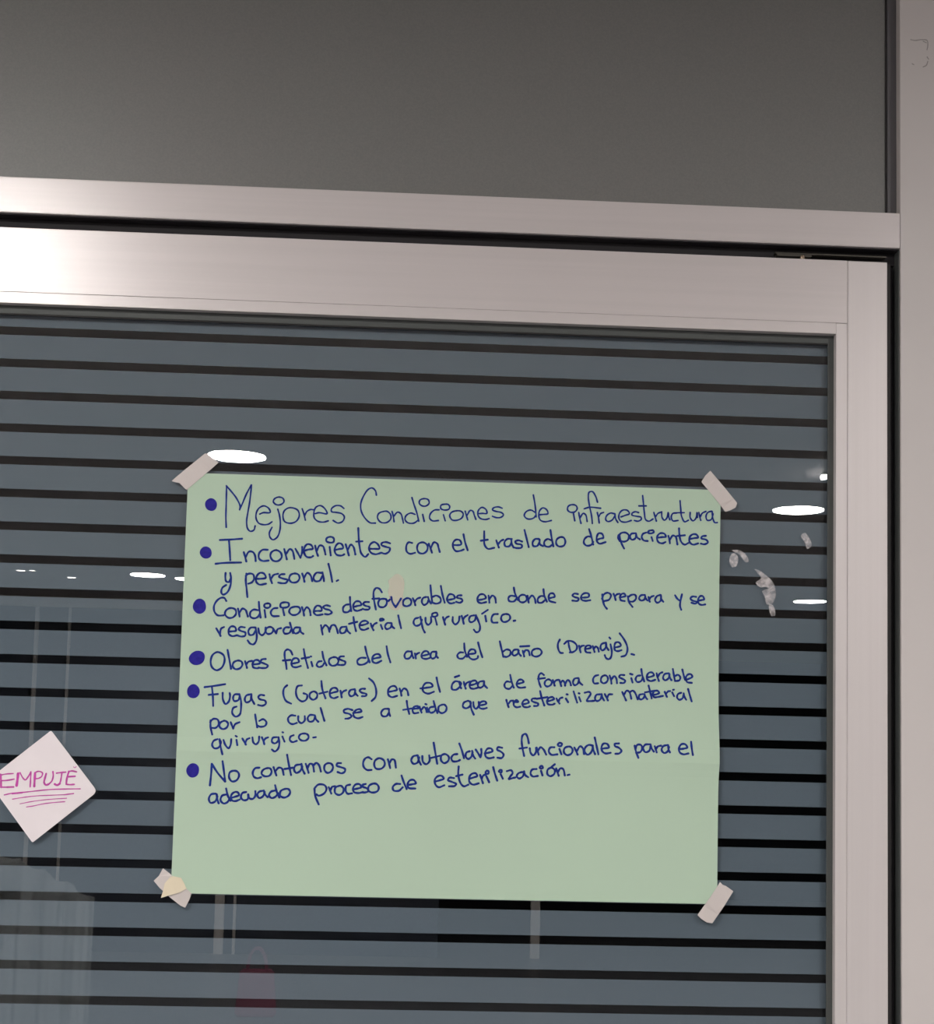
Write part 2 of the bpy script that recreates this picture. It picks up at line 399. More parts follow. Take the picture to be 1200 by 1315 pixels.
for j in range(NZ):
    for i in range(NX):
        bm.faces.new((fr_v[j][i], fr_v[j][i+1], fr_v[j+1][i+1], fr_v[j+1][i])); bm.faces.new((bk_v[j][i], bk_v[j+1][i], bk_v[j+1][i+1], bk_v[j][i+1]))
for j in range(NZ):
    for i in (0, NX): bm.faces.new((fr_v[j][i], fr_v[j+1][i], bk_v[j+1][i], bk_v[j][i]))
for i in range(NX):
    for j in (0, NZ): bm.faces.new((fr_v[j][i], fr_v[j][i+1], bk_v[j][i+1], bk_v[j][i]))
bmesh.ops.recalc_face_normals(bm, faces=bm.faces[:])
on(obj('paper_sheet', bm, GREEN, poster, smooth=False))

def blob(cx, cy, rx, ry, seed, n=26, rough=0.05, rot=0.0):
    rnd = random.Random(seed); ph = [rnd.uniform(0, 6.28) for _ in range(4)]
    pts = []
    for i in range(n):
        t = 2*math.pi*i/n; k = 1+rough*(math.sin(2*t+ph[0])+0.6*math.sin(3*t+ph[1])+0.4*math.sin(5*t+ph[2]))
        a, b = rx*k*math.cos(t), ry*k*math.sin(t)
        pts.append((cx+a*math.cos(rot)-b*math.sin(rot), cy+a*math.sin(rot)+b*math.cos(rot)))
    return pts
def flat(pts, y, paper=None):
    bm = bmesh.new(); vs = []
    for px, py in pts:
        p = U(px, py, 0.0); vs.append(bm.verts.new((p.x, y+(paper(p.x, p.z) if paper else 0), p.z)))
    bm.faces.new(vs); bmesh.ops.triangulate(bm, faces=bm.faces[:]); return bm
# pink smear on the sheet, under the writing
sm = [(499, 746), (504, 741), (510, 737), (517, 741), (519.5, 748), (519, 757), (518, 765), (519, 774), (516, 781), (509, 784), (502, 782), (498, 777), (500, 769), (498.5, 760), (500, 753)]
on(tag(obj('smear', flat(smooth_line(sm+[sm[0]], 4)[:-1], -0.00012, wave), SMUDGE, poster), 'small pinkish smear on the sheet'))
# round bullet dots
for n, (cx, cy, rx, ry, rot) in enumerate(((271.3, 648.2, 7.9, 8.1, 0), (264.6, 709.8, 7.6, 8.0, 0), (256.5, 778.7, 8.6, 9.7, 0.2), (253.3, 845.0, 10.4, 9.2, -0.45), (248.7, 887.8, 8.0, 9.3, 0.1), (248.0, 989.3, 8.4, 9.2, 0.1))):
    on(obj('bullet_dot', flat(blob(cx, cy, rx, ry, n, rot=rot, rough=0.022), -0.0003, wave), INKB, poster))

STROKES = """
# L name ; O ox oy ; strokes
L mejores_line
O 250 610
248,88 246,160 244,250 242,330 245,405
246,84 275,118 310,160 335,200 352,240 348,270
350,262 368,225 400,150 438,78
440,78 434,140 424,220 410,300 402,360 410,415 432,435 458,425 468,393
503,303 530,292 584,290 572,258 535,240 500,255 478,290 475,335 495,372 530,384 570,380 598,362
650,172 618,185 608,208 630,230 665,230 690,208 682,182 650,172
642,265 655,310 662,365 658,430 638,480 605,500 582,480 578,445 598,405
735,254 695,275 682,315 695,360 740,374 785,358 808,315 795,272 735,254
830,262 843,300 855,350
848,318 865,285 895,268 925,272
930,300 960,292 1022,300 1005,262 970,238 935,252 920,295 925,335 955,360 995,365 1032,355
1152,260 1125,240 1085,240 1055,265 1058,285 1090,290 1135,300 1155,325 1140,360 1105,372 1068,352
O 440 610
262,158 255,125 230,102 200,112 165,160 142,220 145,280 175,335 215,370 255,372
318,282 280,298 270,330 295,365 340,368 372,340 370,305 345,282 318,282
382,282 392,320 398,362
395,320 425,288 450,300 462,335 470,372
560,305 525,295 490,315 482,345 505,370 550,372 582,350
535,175 550,225 572,290 588,358
630,184 598,195 592,220 615,240 645,240 668,218 660,192 630,184
618,305 630,360
745,270 710,272 678,300 672,335 695,355 740,352
790,227 760,235 758,260 785,272 820,265 826,245 815,230 790,227
778,308 792,355
875,278 840,290 826,315 845,348 885,350 920,332 930,300 910,280 875,278
945,280 955,315 965,348
960,312 985,275 1005,282 1015,310 1028,345
1048,300 1080,298 1112,298 1105,268 1075,252 1050,270 1042,305 1060,335 1100,345 1130,338
O 630 610
90,258 60,248 25,255 15,270 40,282 85,292 100,310 80,328 45,330 15,320
345,290 310,272 275,285 260,315 285,340 330,335 352,310
330,155 340,210 348,270 352,325
375,308 410,305 442,300 435,272 405,255 380,275 372,315 385,350 420,362 470,352
630,230 600,242 594,270 615,288 650,285 668,262 660,238 630,230
638,290 650,355
O 740 610
20,290 28,335 38,375
30,332 55,297 75,310 85,360
165,212 150,165 125,130 100,135 94,170 103,240 118,310 125,375
62,262 105,250 190,258
163,290 172,330 178,372
175,322 190,298 212,290
295,300 265,295 235,315 228,345 245,360 275,350 298,318
298,300 305,340 322,368
345,325 380,312 410,300 395,275 360,272 335,295 328,330 345,358 380,365 425,352
482,292 455,285 430,298 430,310 465,320 500,328 500,345 475,358 448,352
512,160 518,220 525,290 535,345 560,358 592,340
482,240 540,240
598,290 608,325 618,358
612,322 630,298 655,288
658,285 662,330 680,350 700,330 708,290 714,325 722,348
775,295 745,298 732,325 745,355 785,352
800,200 805,260 812,320 835,362 865,350
765,293 832,292
878,290 878,330 900,355 925,330 930,290 934,330
945,290 952,325 960,352
955,327 970,297 1000,282
1045,280 1015,290 1000,320 1010,350 1040,345 1055,300
1048,283 1052,330 1068,368 1088,368
L inconvenientes_line
W 2.6
O 240 670
255,142 340,138 428,132
325,138 330,200 336,298
222,325 290,318 420,315
440,235 450,270 460,308
455,272 480,232 510,235 528,265 532,305
625,218 585,218 558,245 558,285 585,303 632,300
690,220 655,235 645,265 665,300 705,303 732,275 725,240 690,220
752,212 762,250 772,292
768,247 795,212 815,225 825,258 830,288
838,210 858,245 877,280
877,280 890,235 890,195
905,225 940,215 972,210 960,182 930,175 908,200 905,240 925,272 960,275 975,265
990,185 998,225 1012,265
1002,227 1025,185 1050,190 1062,220 1070,255
1105,118 1080,128 1076,150 1100,162 1130,158 1136,138 1125,122 1105,118
1102,195 1110,262
O 400 670
180,220 215,212 245,205 235,175 210,168 188,190 180,225 195,255 235,262 255,252
265,175 278,220 290,262
282,217 305,178 325,195 335,230 340,255
362,50 365,120 372,190 385,245 415,272 440,250
345,155 395,152
450,210 485,210 525,208 515,178 485,158 455,175 445,210 460,240 495,252 540,240
608,168 575,158 545,165 540,180 575,195 605,205 600,230 570,248 540,240
778,165 750,160 733,185 735,230 760,248 800,240
855,160 825,172 815,205 830,240 865,245 892,222 895,185 875,165 855,160
905,170 918,205 930,240
920,207 945,160 970,170 980,200 990,235
O 570 660
75,240 110,242 135,235 125,205 95,200 72,225 75,265 95,288 130,285 155,275
152,158 165,220 185,282
312,135 312,190 315,240 340,270 390,262
285,208 340,200
405,205 415,235 425,262
418,237 440,210 460,200
525,195 490,195 468,220 475,250 505,250 522,220
520,197 525,235 540,262
605,215 575,205 550,215 560,230 600,240 600,260 565,265 535,258
622,125 638,190 655,258
735,195 705,195 685,220 690,248 720,248 738,220
738,198 742,235 765,250
830,205 800,195 775,215 778,245 810,255 840,235
822,125 832,190 845,252
900,180 870,200 868,235 890,252 925,245 937,215 925,185 900,180
O 740 660
118,178 90,175 65,195 60,225 80,245 115,240 132,215
100,118 115,165 132,238
160,200 190,190 210,185 200,155 175,150 160,175 160,210 180,230 228,218
332,160 340,200 355,240 370,268
328,175 345,150 380,145 405,165 400,200 370,215 340,208
326,165 324,190 338,212
332,160 328,185 345,212
455,150 425,155 415,180 430,200 455,190 462,165
460,150 468,180 492,198
540,145 515,155 505,180 520,205 552,210
580,128 560,133 553,145 572,152 597,143 595,130 580,128
580,180 590,210
630,185 665,180 690,178 680,155 650,150 630,165 622,190 635,220 665,228 688,218
710,170 718,200 722,228
718,207 745,168 768,180 775,210 780,238
792,112 795,160 808,215 835,238 865,225
775,172 838,166
872,195 910,188 940,182 925,160 895,160 872,185 875,220 900,238 940,228
1000,170 970,175 965,190 1000,200 1015,220 990,235 960,230
L personal_line
O 240 670
300,395 298,430 305,460 325,465 342,430
335,395 342,440 335,500 310,548 280,562 267,545 275,510 305,488
460,400 455,450 462,520 468,582
455,420 475,402 510,405 520,435 505,465 475,478
530,440 570,440 610,432 595,400 565,395 540,420 535,460 560,485 612,478
638,405 645,440 658,475
650,442 670,412 705,402
755,405 725,408 712,425 745,440 778,450 765,472 735,475 705,470
830,400 800,412 790,445 810,468 850,465 870,435 860,408 830,400
890,400 900,430 908,465
905,432 930,395 955,415 968,460
1040,395 1000,395 978,430 990,458 1025,455 1045,420
1045,390 1055,430 1058,460
1092,325 1108,390 1122,465
1155,458 1168,451
L condiciones_line
O 240 740
306,192 290,168 262,168 228,195 210,235 215,275 240,302 285,302
340,245 305,262 295,292 320,320 355,318 380,290 375,258 340,245
395,250 402,280 408,312
405,285 430,250 455,262 465,290 472,312
550,262 515,258 490,280 492,312 520,325 550,312 565,285
556,198 560,250 570,320
622,210 600,218 600,238 622,245 642,235 642,215 622,210
600,260 608,318
700,245 668,250 648,278 660,305 710,308
752,202 725,212 725,238 755,243 785,232 785,208 752,202
742,255 752,302
838,235 800,248 790,275 812,298 850,295 875,268 868,242 838,235
888,238 898,270 905,305
902,272 925,240 945,255 952,280 955,302
980,270 1010,268 1040,265 1032,235 1005,228 985,250 980,280 1000,300 1048,295
1105,232 1075,225 1052,238 1065,252 1100,262 1118,280 1095,295 1065,292
O 410 740
230,218 205,222 185,245 190,275 220,278 245,258
238,160 240,210 248,270
265,238 295,230 325,222 315,198 285,195 265,220 268,255 290,268 328,258
385,200 355,200 340,212 355,228 388,238 385,255 355,258 335,252
484,125 465,98 440,92 422,115 420,160 428,210 438,258
410,175 465,172
505,175 470,180 455,208 465,235 500,238 520,215 518,180 505,175
515,180 532,192 545,180
556,160 565,200 590,240
590,240 615,200 632,172
670,172 650,190 650,222 675,232 705,218 710,190 695,172 670,172
722,170 735,200 742,225
735,200 755,175 780,165
825,160 800,170 792,200 808,222 832,210 845,180
838,160 850,190 862,212
858,70 862,120 872,205
872,160 905,150 935,170 935,198 905,212 875,205
938,75 950,140 968,205
985,185 1015,180 1045,170 1035,145 1005,140 988,165 988,190 1010,210 1042,205
1098,148 1070,150 1062,165 1095,175 1105,190 1085,205 1055,198
O 570 740
260,185 295,180 325,168 310,142 280,142 262,165 262,195 285,208 328,200
345,150 350,180 352,205
350,180 375,150 395,165 402,205
550,155 515,152 498,170 505,192 540,195 562,172
540,88 548,130 572,185
600,145 578,165 585,195 615,202 640,180 630,150 600,145
645,150 650,180 655,205
652,182 680,150 700,170 708,208
775,155 745,155 725,175 728,202 755,205 780,185
768,100 775,150 795,198
810,172 835,165 855,158 845,135 820,135 808,160 815,190 860,204
1035,138 1005,135 992,150 1010,162 1040,172 1030,190 990,188
1055,165 1085,165 1118,158 1115,135 1085,132 1062,150 1062,180 1090,190 1130,185
O 725 740
292,140 295,180 308,225 328,252
290,175 305,140 335,128 358,145 345,180 305,192
378,135 388,160 395,185
388,160 402,142 425,135
425,165 450,160 472,152 460,135 440,138 428,160 435,185 465,192
488,155 498,200 525,238
490,165 515,145 545,145 552,170 530,195 500,195
620,145 590,148 575,170 590,188 615,180 622,155
620,145 628,175 640,188
648,160 652,185 658,198
655,178 668,160 688,152
740,145 712,155 698,185 715,205 740,190 745,155
742,145 748,180 762,198
852,148 870,175 890,190
905,140 895,185 890,230 900,260
1015,160 985,158 970,172 985,188 1020,200 1010,212 978,205
1030,190 1055,185 1075,180 1065,155 1045,155 1030,180 1035,212 1055,222 1085,218
L resguarda_line
O 240 740
228,402 245,430 262,462
258,445 265,405 288,392
322,428 350,425 380,420 372,392 342,388 325,412 325,445 350,462 390,455
448,395 415,392 400,408 418,422 452,435 450,458 420,465 388,455
528,395 492,398 475,425 485,452 512,450 530,420
530,395 540,450 535,500 515,525 490,520 470,495
552,402 560,440 582,455 605,430 608,395
650,392 620,398 608,425 625,445 655,438 668,410 650,392
665,402 690,442
690,440 700,410 728,400
790,395 762,395 745,420 755,442 790,438 808,410
795,358 808,400 820,440
870,395 835,398 822,425 838,442 865,430 875,398
872,398 880,430 900,445
1035,378 1040,410 1048,450
1042,412 1068,378 1090,395 1100,430
1100,420 1118,380 1140,378 1155,402 1165,440
O 410 740
200,390 172,395 160,420 172,440 200,432 212,400
210,388 218,420 240,442
265,315 272,370 285,425
230,368 295,352
310,380 345,375 378,360 362,345 330,350 312,375 318,405 345,415 380,402
398,365 408,395 420,418
410,392 425,370 445,360
488,328 470,332 470,342 488,342 498,334 488,328
475,375 488,408
555,362 525,362 508,388 520,408 552,395 560,370
558,362 565,390 580,402
610,302 620,350 632,402
765,320 738,330 728,360 745,382 778,372 792,335
780,312 790,360 800,405 815,435
820,320 822,355 840,375 862,355 862,315
892,282 872,292 872,308 895,312 912,300 908,285 892,282
895,325 908,375
955,315 962,345 972,375
965,345 980,320 1000,310
1030,315 1030,350 1050,372 1075,350 1082,310
1098,305 1108,340 1115,368
1108,340 1122,315 1145,300
O 570 740
235,302 205,310 195,340 210,355 240,340 248,305
248,300 265,340 280,390 272,425 250,432 232,412
295,290 340,260
320,305 328,350
418,292 385,295 368,325 375,355 415,358
480,292 450,302 442,330 458,352 490,348 512,325 505,300 480,292
538,345 552,342
L olores_line
O 235 810
270,165 232,185 215,235 225,280 260,305 300,285 322,235 315,190 270,165
345,148 355,200 372,295
425,230 392,245 385,275 405,296 440,290 460,262 452,238 425,230
480,235 488,262 495,288
488,262 505,240 535,232
535,260 565,258 595,250 582,228 555,228 538,255 542,280 570,290 590,285
640,218 610,222 600,240 625,252 655,268 645,285 610,288 585,284
845,185 830,155 808,145 788,158 785,200 795,250 800,295
770,230 830,225
835,255 865,250 895,240 885,215 855,215 838,245 845,275 870,282 910,272
932,142 942,200 965,288
915,215 975,205
985,198 990,200
990,240 1000,275
1070,235 1045,240 1032,265 1048,280 1075,272 1090,250
1075,162 1085,215 1108,268
1160,205 1130,220 1128,250 1150,270 1185,262 1200,230 1185,208 1160,205
O 400 805
252,228 225,230 212,245 235,258 262,270 258,290 230,295 205,292
420,240 380,240 355,262 362,288 395,292 430,275 442,255
415,152 428,210 450,275
470,248 505,240 535,232 520,212 490,215 470,240 475,270 500,280 540,262
580,150 590,210 610,275
765,190 735,192 718,220 728,245 755,242 775,215
772,188 778,220 788,242
798,205 802,225 806,245
802,225 815,208 832,200
850,225 880,218 905,210 895,190 870,190 850,215 855,240 885,248 912,240
960,192 930,195 918,222 932,245 955,235 965,200
962,190 965,225 976,240
O 560 800
210,228 185,228 165,250 175,272 205,275 228,255
218,158 222,210 240,262
248,240 280,238 305,232 298,208 270,205 250,230 255,262 285,282 320,272 325,255
325,150 340,210 358,265
492,142 505,200 520,262
512,225 545,205 572,215 572,245 545,262 520,258
625,205 600,210 588,235 600,252 628,240 638,212
632,205 640,235 655,255
668,215 675,238 680,260
675,232 692,210 712,215 722,250
648,182 720,178
768,200 742,215 740,245 765,260 800,250 815,225 800,203 768,200
O 700 790
115,188 100,220 102,260 118,290 138,292
180,205 185,240 195,275 200,288
148,222 175,200 215,205 245,235 242,265 215,285 190,288
262,235 268,262 275,288
268,260 280,240 300,235
308,262 335,258 355,250 345,235 320,238 308,260 318,285 350,290
368,238 375,262 382,285
375,262 392,242 408,255 415,282
465,212 435,225 428,255 442,272 465,255 470,215
470,212 475,245 490,270
505,225 515,280 508,325 490,340 470,330 460,308
496,172 504,182
535,250 562,245 585,235 570,210 545,212 535,240 540,270 560,278 590,270
575,140 605,180 632,235 635,275 620,310 588,320
665,300 688,306
L fugas_line
O 235 810
168,435 245,425 328,412
225,432 232,500 235,580
200,495 272,488
308,478 310,530 330,565 355,545 365,500 362,480
O 250 870
340,130 310,132 298,158 308,182 338,175 350,145
345,128 358,175 360,225 350,285 318,302 292,275 300,235 325,225
715,60 690,85 685,130 705,180 745,202
828,62 795,68 782,110 795,160 830,185 862,170 868,135 840,122
920,108 890,125 890,155 915,172 942,155 945,125 920,108
430,130 400,140 388,170 400,192 430,180 438,145
438,128 442,165 462,205
538,138 508,135 492,152 505,168 545,180 550,202 525,218 490,212
O 400 805
445,398 480,430 500,490 495,540 465,572
78,418 85,480 110,552
62,515 125,500
142,515 175,505 205,495 190,472 160,475 142,505 150,540 175,550 205,540
225,492 230,520 235,545
230,522 245,500 270,488
330,482 302,488 290,515 305,535 330,525 340,490
335,480 342,515 358,532
415,478 388,478 372,492 390,508 425,518 420,532 390,535
592,502 630,495 660,485 645,458 612,462 592,490 595,525 620,542 662,532
680,475 690,505 695,532
690,505 715,475 738,490 748,528
840,475 885,470 935,458 920,435 880,435 858,470 865,500 900,515 945,500
965,390 975,440 992,502
1105,388 1140,376
O 560 800
190,458 150,450 125,475 125,510 155,515 185,490 195,465
180,452 188,490 195,505
215,455 222,485 230,508
222,485 238,462 265,452
262,480 290,475 315,462 305,445 275,450 260,475 265,500 290,508 325,498
365,448 335,455 322,480 338,500 365,485 372,452
370,448 375,480 395,502
570,455 545,452 528,475 535,500 565,508 590,485
572,400 582,450 600,500
622,470 650,465 675,455 662,438 638,440 622,470 630,492 650,500 688,496
832,402 812,388 795,400 790,435 798,470 808,495
785,432 840,425
868,435 842,450 838,475 855,490 882,480 892,455 868,435
900,440 908,465 915,485
908,465 922,445 945,438
950,440 958,465 965,488
958,468 975,445 990,460 995,485
995,470 1015,440 1032,455 1040,482
1095,425 1068,430 1055,460 1068,480 1092,468 1102,435
1098,425 1108,460 1128,478
O 700 790
410,462 385,470 370,495 378,525 410,525
455,465 435,480 432,510 450,525 475,515 485,490 475,468 455,465
498,465 508,495 512,528
508,500 535,470 550,490 555,525
612,462 580,462 572,478 595,490 618,505 608,522 580,522
655,452 675,458
665,485 675,520
735,465 710,470 698,495 712,515 740,508 755,480
742,415 750,465 765,512
785,480 815,475 840,462 825,442 800,445 785,470 788,495 815,508 850,498
860,448 868,480 878,508
868,478 885,450 905,440
950,448 922,455 910,485 925,502 950,488 960,455
955,448 962,480 975,502
985,415 992,455 1002,508
1000,470 1025,460 1042,478 1035,502 1005,508
1058,418 1068,460 1080,500
1082,500 1110,490 1135,475 1122,455 1098,460 1085,485 1095,515 1132,522
L por_lo_cual_line
O 250 870
125,330 125,380 138,440
122,345 145,320 180,325 188,360 165,388 132,388
225,335 198,352 195,380 220,398 250,385 260,355 240,335 225,335
280,345 290,370 300,395
300,390 315,360 348,345
468,285 475,330 485,385
500,335 530,322 555,345 545,372 510,380 490,372
778,295 745,292 722,315 728,345 755,360 790,350
800,298 802,335 825,352 850,330 850,298
920,290 890,290 872,315 885,340 915,335 930,300
928,292 935,320 955,342
972,235 985,280 1002,335
O 400 870
318,252 280,242 250,255 255,270 295,282 310,300 290,315 262,318
322,275 355,270 388,262 375,245 345,252 325,278 330,302 360,315 395,305
595,242 558,245 538,275 550,298 580,298 600,268
598,242 600,275 608,298
735,180 742,230 755,282
708,250 780,238
778,245 805,240 832,235 820,222 795,225 780,250 790,275 825,272
835,225 842,250 850,272
848,250 868,228 882,240 888,268
892,232 900,268
878,205 888,208
945,225 915,232 905,255 920,272 945,265 960,245
942,182 955,230 972,275
1010,210 982,225 982,260 1005,275 1035,260 1042,230 1025,210 1010,210
O 570 860
185,240 155,255 148,285 170,298 198,285 210,255 190,240
205,245 212,300 232,348
228,250 232,285 248,302 268,280 270,248
275,275 300,272 328,262 318,245 290,248 272,272 278,295 305,302 332,295
482,232 490,262 500,290
500,262 515,242 535,238
535,250 560,250 575,248 560,235 542,250 540,275 560,290 590,285
608,268 635,262 655,252 642,232 615,240 605,265 615,285 645,290 665,282
710,222 682,225 678,240 700,252 728,262 722,278 695,280
742,165 755,220 775,278
715,225 800,212
795,245 825,238 850,225 838,212 810,218 795,245 802,265 835,270 855,262
868,222 880,245 892,262
885,245 895,222 915,215
945,190 955,192
940,222 958,252
1000,168 1015,215 1028,255
1038,182 1046,184
1042,212 1055,245
O 710 850
245,238 280,232 292,245 275,275 262,300 290,302 320,300
365,250 335,255 325,285 340,302 365,290 378,255
375,248 385,280 395,298
400,248 412,272 425,298
420,275 432,252 458,250
535,232 550,265 565,298
550,250 570,222 590,232 605,285
592,235 615,222 632,235 655,290
695,248 668,255 665,280 680,290 702,275 708,250
705,248 715,272 728,288
738,182 750,230 762,282
710,235 785,222
770,255 800,250 820,238 805,222 780,228 770,255 782,272 812,270 850,262
862,230 872,255 880,270
872,248 888,228 905,225
920,235 935,265
926,216 934,214
990,238 965,248 958,275 975,292 998,282 1010,250
1008,242 1015,270 1028,292
1042,208 1055,255 1070,305
L quirurgico_line
O 250 870
180,475 150,488 138,520 155,545 188,540 205,500 195,475
195,480 205,540 218,592
225,482 240,520 265,545 280,520 285,475
318,450 328,456
325,480 332,522
370,470 385,495 398,518
395,500 405,478 425,468
448,462 455,500 475,515 495,495 500,455
520,460 532,490 540,515
535,490 548,470 568,462
635,460 605,465 598,495 620,508 645,490 650,465
648,460 655,510 645,550 620,570 598,555
678,422 684,424
678,455 695,495
765,445 742,455 735,480 755,498 790,488
850,432 815,440 805,465 825,485 860,485 880,462 872,440 850,432
915,463 936,460
L contamos_line
W 2.7
O 230 945
255,215 250,290 240,382
255,215 300,285 358,352
358,352 348,270 338,195
430,268 395,280 388,320 410,350 445,342 465,305 455,278 430,268
622,245 588,250 570,285 580,315 605,326 635,318
685,248 650,262 638,290 660,310 700,305 715,275 705,252 685,248
730,240 740,270 752,305
745,272 770,245 795,252 808,300
835,145 848,220 865,302
815,255 880,245
935,220 900,228 888,260 905,285 935,270 952,235
945,215 952,255 970,292
978,215 990,250 1000,285
992,248 1010,215 1030,220 1042,275
1035,230 1060,208 1080,225 1095,275
O 390 945
190,210 165,225 162,262 185,285 215,272 228,240 215,215 190,210
290,210 262,212 255,228 285,240 320,255 318,275 295,288 262,278
525,180 500,165 475,175 460,205 465,240 490,262 525,262
585,172 552,190 545,225 560,252 600,252 625,225 620,190 585,172
650,180 660,215 668,248
660,220 680,182 700,185 712,245
878,150 845,158 830,190 848,215 878,205 892,165
880,150 888,190 905,222
915,155 920,200 945,218 970,195 968,150
1002,52 1015,130 1030,215
980,170 1055,152
1090,140 1062,152 1060,190 1085,210 1115,190 1118,160 1090,140
1185,140 1155,145 1138,170 1150,195 1185,195 1205,185
O 560 930
180,148 200,205 215,262
260,208 235,218 228,248 248,268 272,250 282,215
278,205 285,240 302,265
305,195 325,225 342,255
342,255 350,220 348,190
375,225 410,218 435,208 425,188 398,188 380,215 382,248 405,262 445,255
510,182 478,178 470,195 500,212 520,235 505,260 472,258
715,148 705,100 690,75 668,85 660,120 665,180 678,245
642,188 700,180
722,185 728,220 748,240 768,218 770,182
775,180 790,235
785,205 805,178 828,195 848,235
912,178 880,180 868,210 888,235 935,232
950,145 938,155 945,168 962,168 970,155 962,145 950,145
950,190 965,232
1022,172 990,185 985,218 1008,238 1040,228 1052,200 1040,178 1022,172
1065,180 1080,210 1090,235
1085,205 1110,170 1130,185 1140,230
O 710 925
308,195 275,190 248,212 245,245 268,265 295,245 308,205
305,195 312,230 325,262
322,132 335,190 350,262
372,220 405,215 432,210 418,182 390,180 375,205 380,238 405,255 445,250
510,178 478,182 478,198 508,212 528,235 510,255 480,258
630,195 640,240 658,290
635,225 650,190 678,190 688,215 672,245 640,250
745,185 712,188 695,215 712,245 742,235 752,200
752,185 760,215 778,242
785,200 792,222 800,248
795,222 808,202 835,195
882,190 850,200 838,230 858,252 885,238 895,205
888,190 892,225 902,248
975,222 1010,218 1035,210 1020,185 990,185 972,215 978,248 1005,262 1045,255
1065,165 1070,215 1078,268
L adecuado_line
O 230 945
285,445 250,450 232,485 245,515 280,505 298,465
292,448 298,490 308,520
370,450 335,460 322,495 345,520 375,510 392,480
365,405 378,460 398,500
402,478 435,468 465,455 450,432 420,438 402,465 408,495 435,502 470,490
520,432 490,440 480,475 500,495 530,488 535,450
535,450 545,480 570,485 590,460 590,425
650,422 620,430 605,455 620,478 648,465 662,430
655,420 665,450 685,472
745,420 710,430 695,458 715,478 745,468 765,440
742,380 755,430 775,475
820,408 785,425 782,460 810,475 845,460 858,432 845,410 820,408
O 390 945
85,405 90,460 118,528
88,400 115,375 160,378 178,405 162,440 120,460 98,450
195,395 205,420 215,445
208,418 222,392 245,388
275,385 245,400 245,440 275,455 305,435 308,405 290,385 275,385
360,375 330,385 325,420 340,445 375,442
385,412 418,405 445,395 432,372 400,375 382,405 390,432 425,440 460,432
480,370 455,378 460,392 490,405 500,425 475,435 445,435
535,368 505,385 500,420 530,436 570,425 580,395 562,370 535,368
745,370 712,370 688,395 695,420 735,422 765,395
755,305 772,355 795,410
805,378 840,372 865,365 850,340 820,342 802,372 810,400 862,405
1020,350 1055,340 1080,330 1065,308 1035,310 1012,335 1015,372 1040,395 1085,380
1160,325 1125,322 1112,340 1145,355 1175,370 1165,385 1120,388
O 560 930
175,325 172,390 190,455 215,478 250,465
155,400 205,388
255,420 290,410 318,398 305,378 272,385 255,415 260,448 285,465 330,455
340,390 352,425 362,455
352,420 365,395 388,385
395,358 382,368 388,382 402,380 406,366 395,358
388,400 410,448
440,330 455,385 472,435
495,352 485,362 492,370 505,368 506,356 495,352
498,385 515,420
545,362 578,355 590,375 570,405 560,422 590,415 612,410
665,368 635,378 622,400 640,418 668,402 680,368
678,362 688,392 710,408
775,345 740,350 728,380 745,402 785,398
808,322 798,332 808,342 822,336 820,325 808,322
808,358 820,395
885,335 860,350 858,385 880,400 908,385 915,355 898,338 885,335
888,330 915,308
925,340 935,370 945,398
938,368 958,340 978,345 992,395
1012,392 1028,388
"""

# ---------------------------------------------------------------- the writing on the poster, stroke by stroke
# O = origin of a group of strokes, L = start of a written line, W = pen width
def write(text, scale, y, width, material, parent, paper, fix, gap=6.5):
    """every word (or bullet-free run of strokes close to one another) becomes one part"""
    ox = oy = 0.0; w = width; strokes = []
    def flush():
        strokes.sort(key=lambda s: s[0]); words = []
        for s in strokes:
            if words and s[0] - words[-1][0] < gap: words[-1][1].append(s); words[-1][0] = max(words[-1][0], s[1])
            else: words.append([s[1], [s]])
        for _, ss in words:
            bm = bmesh.new()
            for n_, (_a, _b, pts, ww) in enumerate(ss):
                q = [U(px, py, 0.0) for px, py in pts]
                pen(bm, [(p.x, p.z) for p in q], ww/1090.0, y-0.000012*(n_ % 12), paper)
            fix(obj('written_word', bm, material, parent))
        strokes.clear()
    for ln in text.strip().splitlines():
        ln = ln.strip()
        if not ln or ln[0] == '#': continue
        if ln[0] == 'L': flush()
        elif ln[0] == 'O': ox, oy = map(float, ln[2:].split())
        elif ln[0] == 'W': w = float(ln[2:])
        else:
            pts = [(ox+a/scale, oy+b/scale) for a, b in smooth_line([tuple(map(float, p.split(','))) for p in ln.split()])]
            strokes.append((min(p[0] for p in pts), max(p[0] for p in pts), pts, w))
    flush()
write(STROKES, 6.0, -0.0003, 2.15, INK, poster, wave, on)

# ---------------------------------------------------------------- masking tape at the poster's corners
def tape(outline, m, label, y=-0.0042, y2=-0.0006, cornered=None):
    bm = bmesh.new(); pts = [U(px, py, 0.0) for px, py in outline]
    sheet(bm, [(p.x, p.z) for p in pts], 0.0, 0.00012)
    c = Vector((sum(p.x for p in pts)/len(pts), 0, sum(p.z for p in pts)/len(pts)))
    bmesh.ops.subdivide_edges(bm, edges=bm.edges[:], cuts=3, use_grid_fill=True)
    for v in bm.verts:
        inside = (X0-0.002 < v.co.x < X1+0.002) and (Z0-0.002 < v.co.z < Z1+0.002)
        v.co.y += (wave(min(X1, max(X0, v.co.x)), min(Z1, max(Z0, v.co.z)))-0.0007) if inside else y2
        v.co -= c
    bmesh.ops.triangulate(bm, faces=bm.faces[:])
    o = obj('masking_tape', bm, m, loc=c); tag(o, label, 'tape', 'masking tape pieces at the poster corners')
    return o
tape([(220.5, 618), (226, 613), (243, 599), (264, 582), (271, 586), (281, 594), (262, 611), (240, 629.5), (236, 626), (231, 620.5), (226, 619.5)],
     TAPE, 'pale masking tape strip across the top left corner of the green poster')
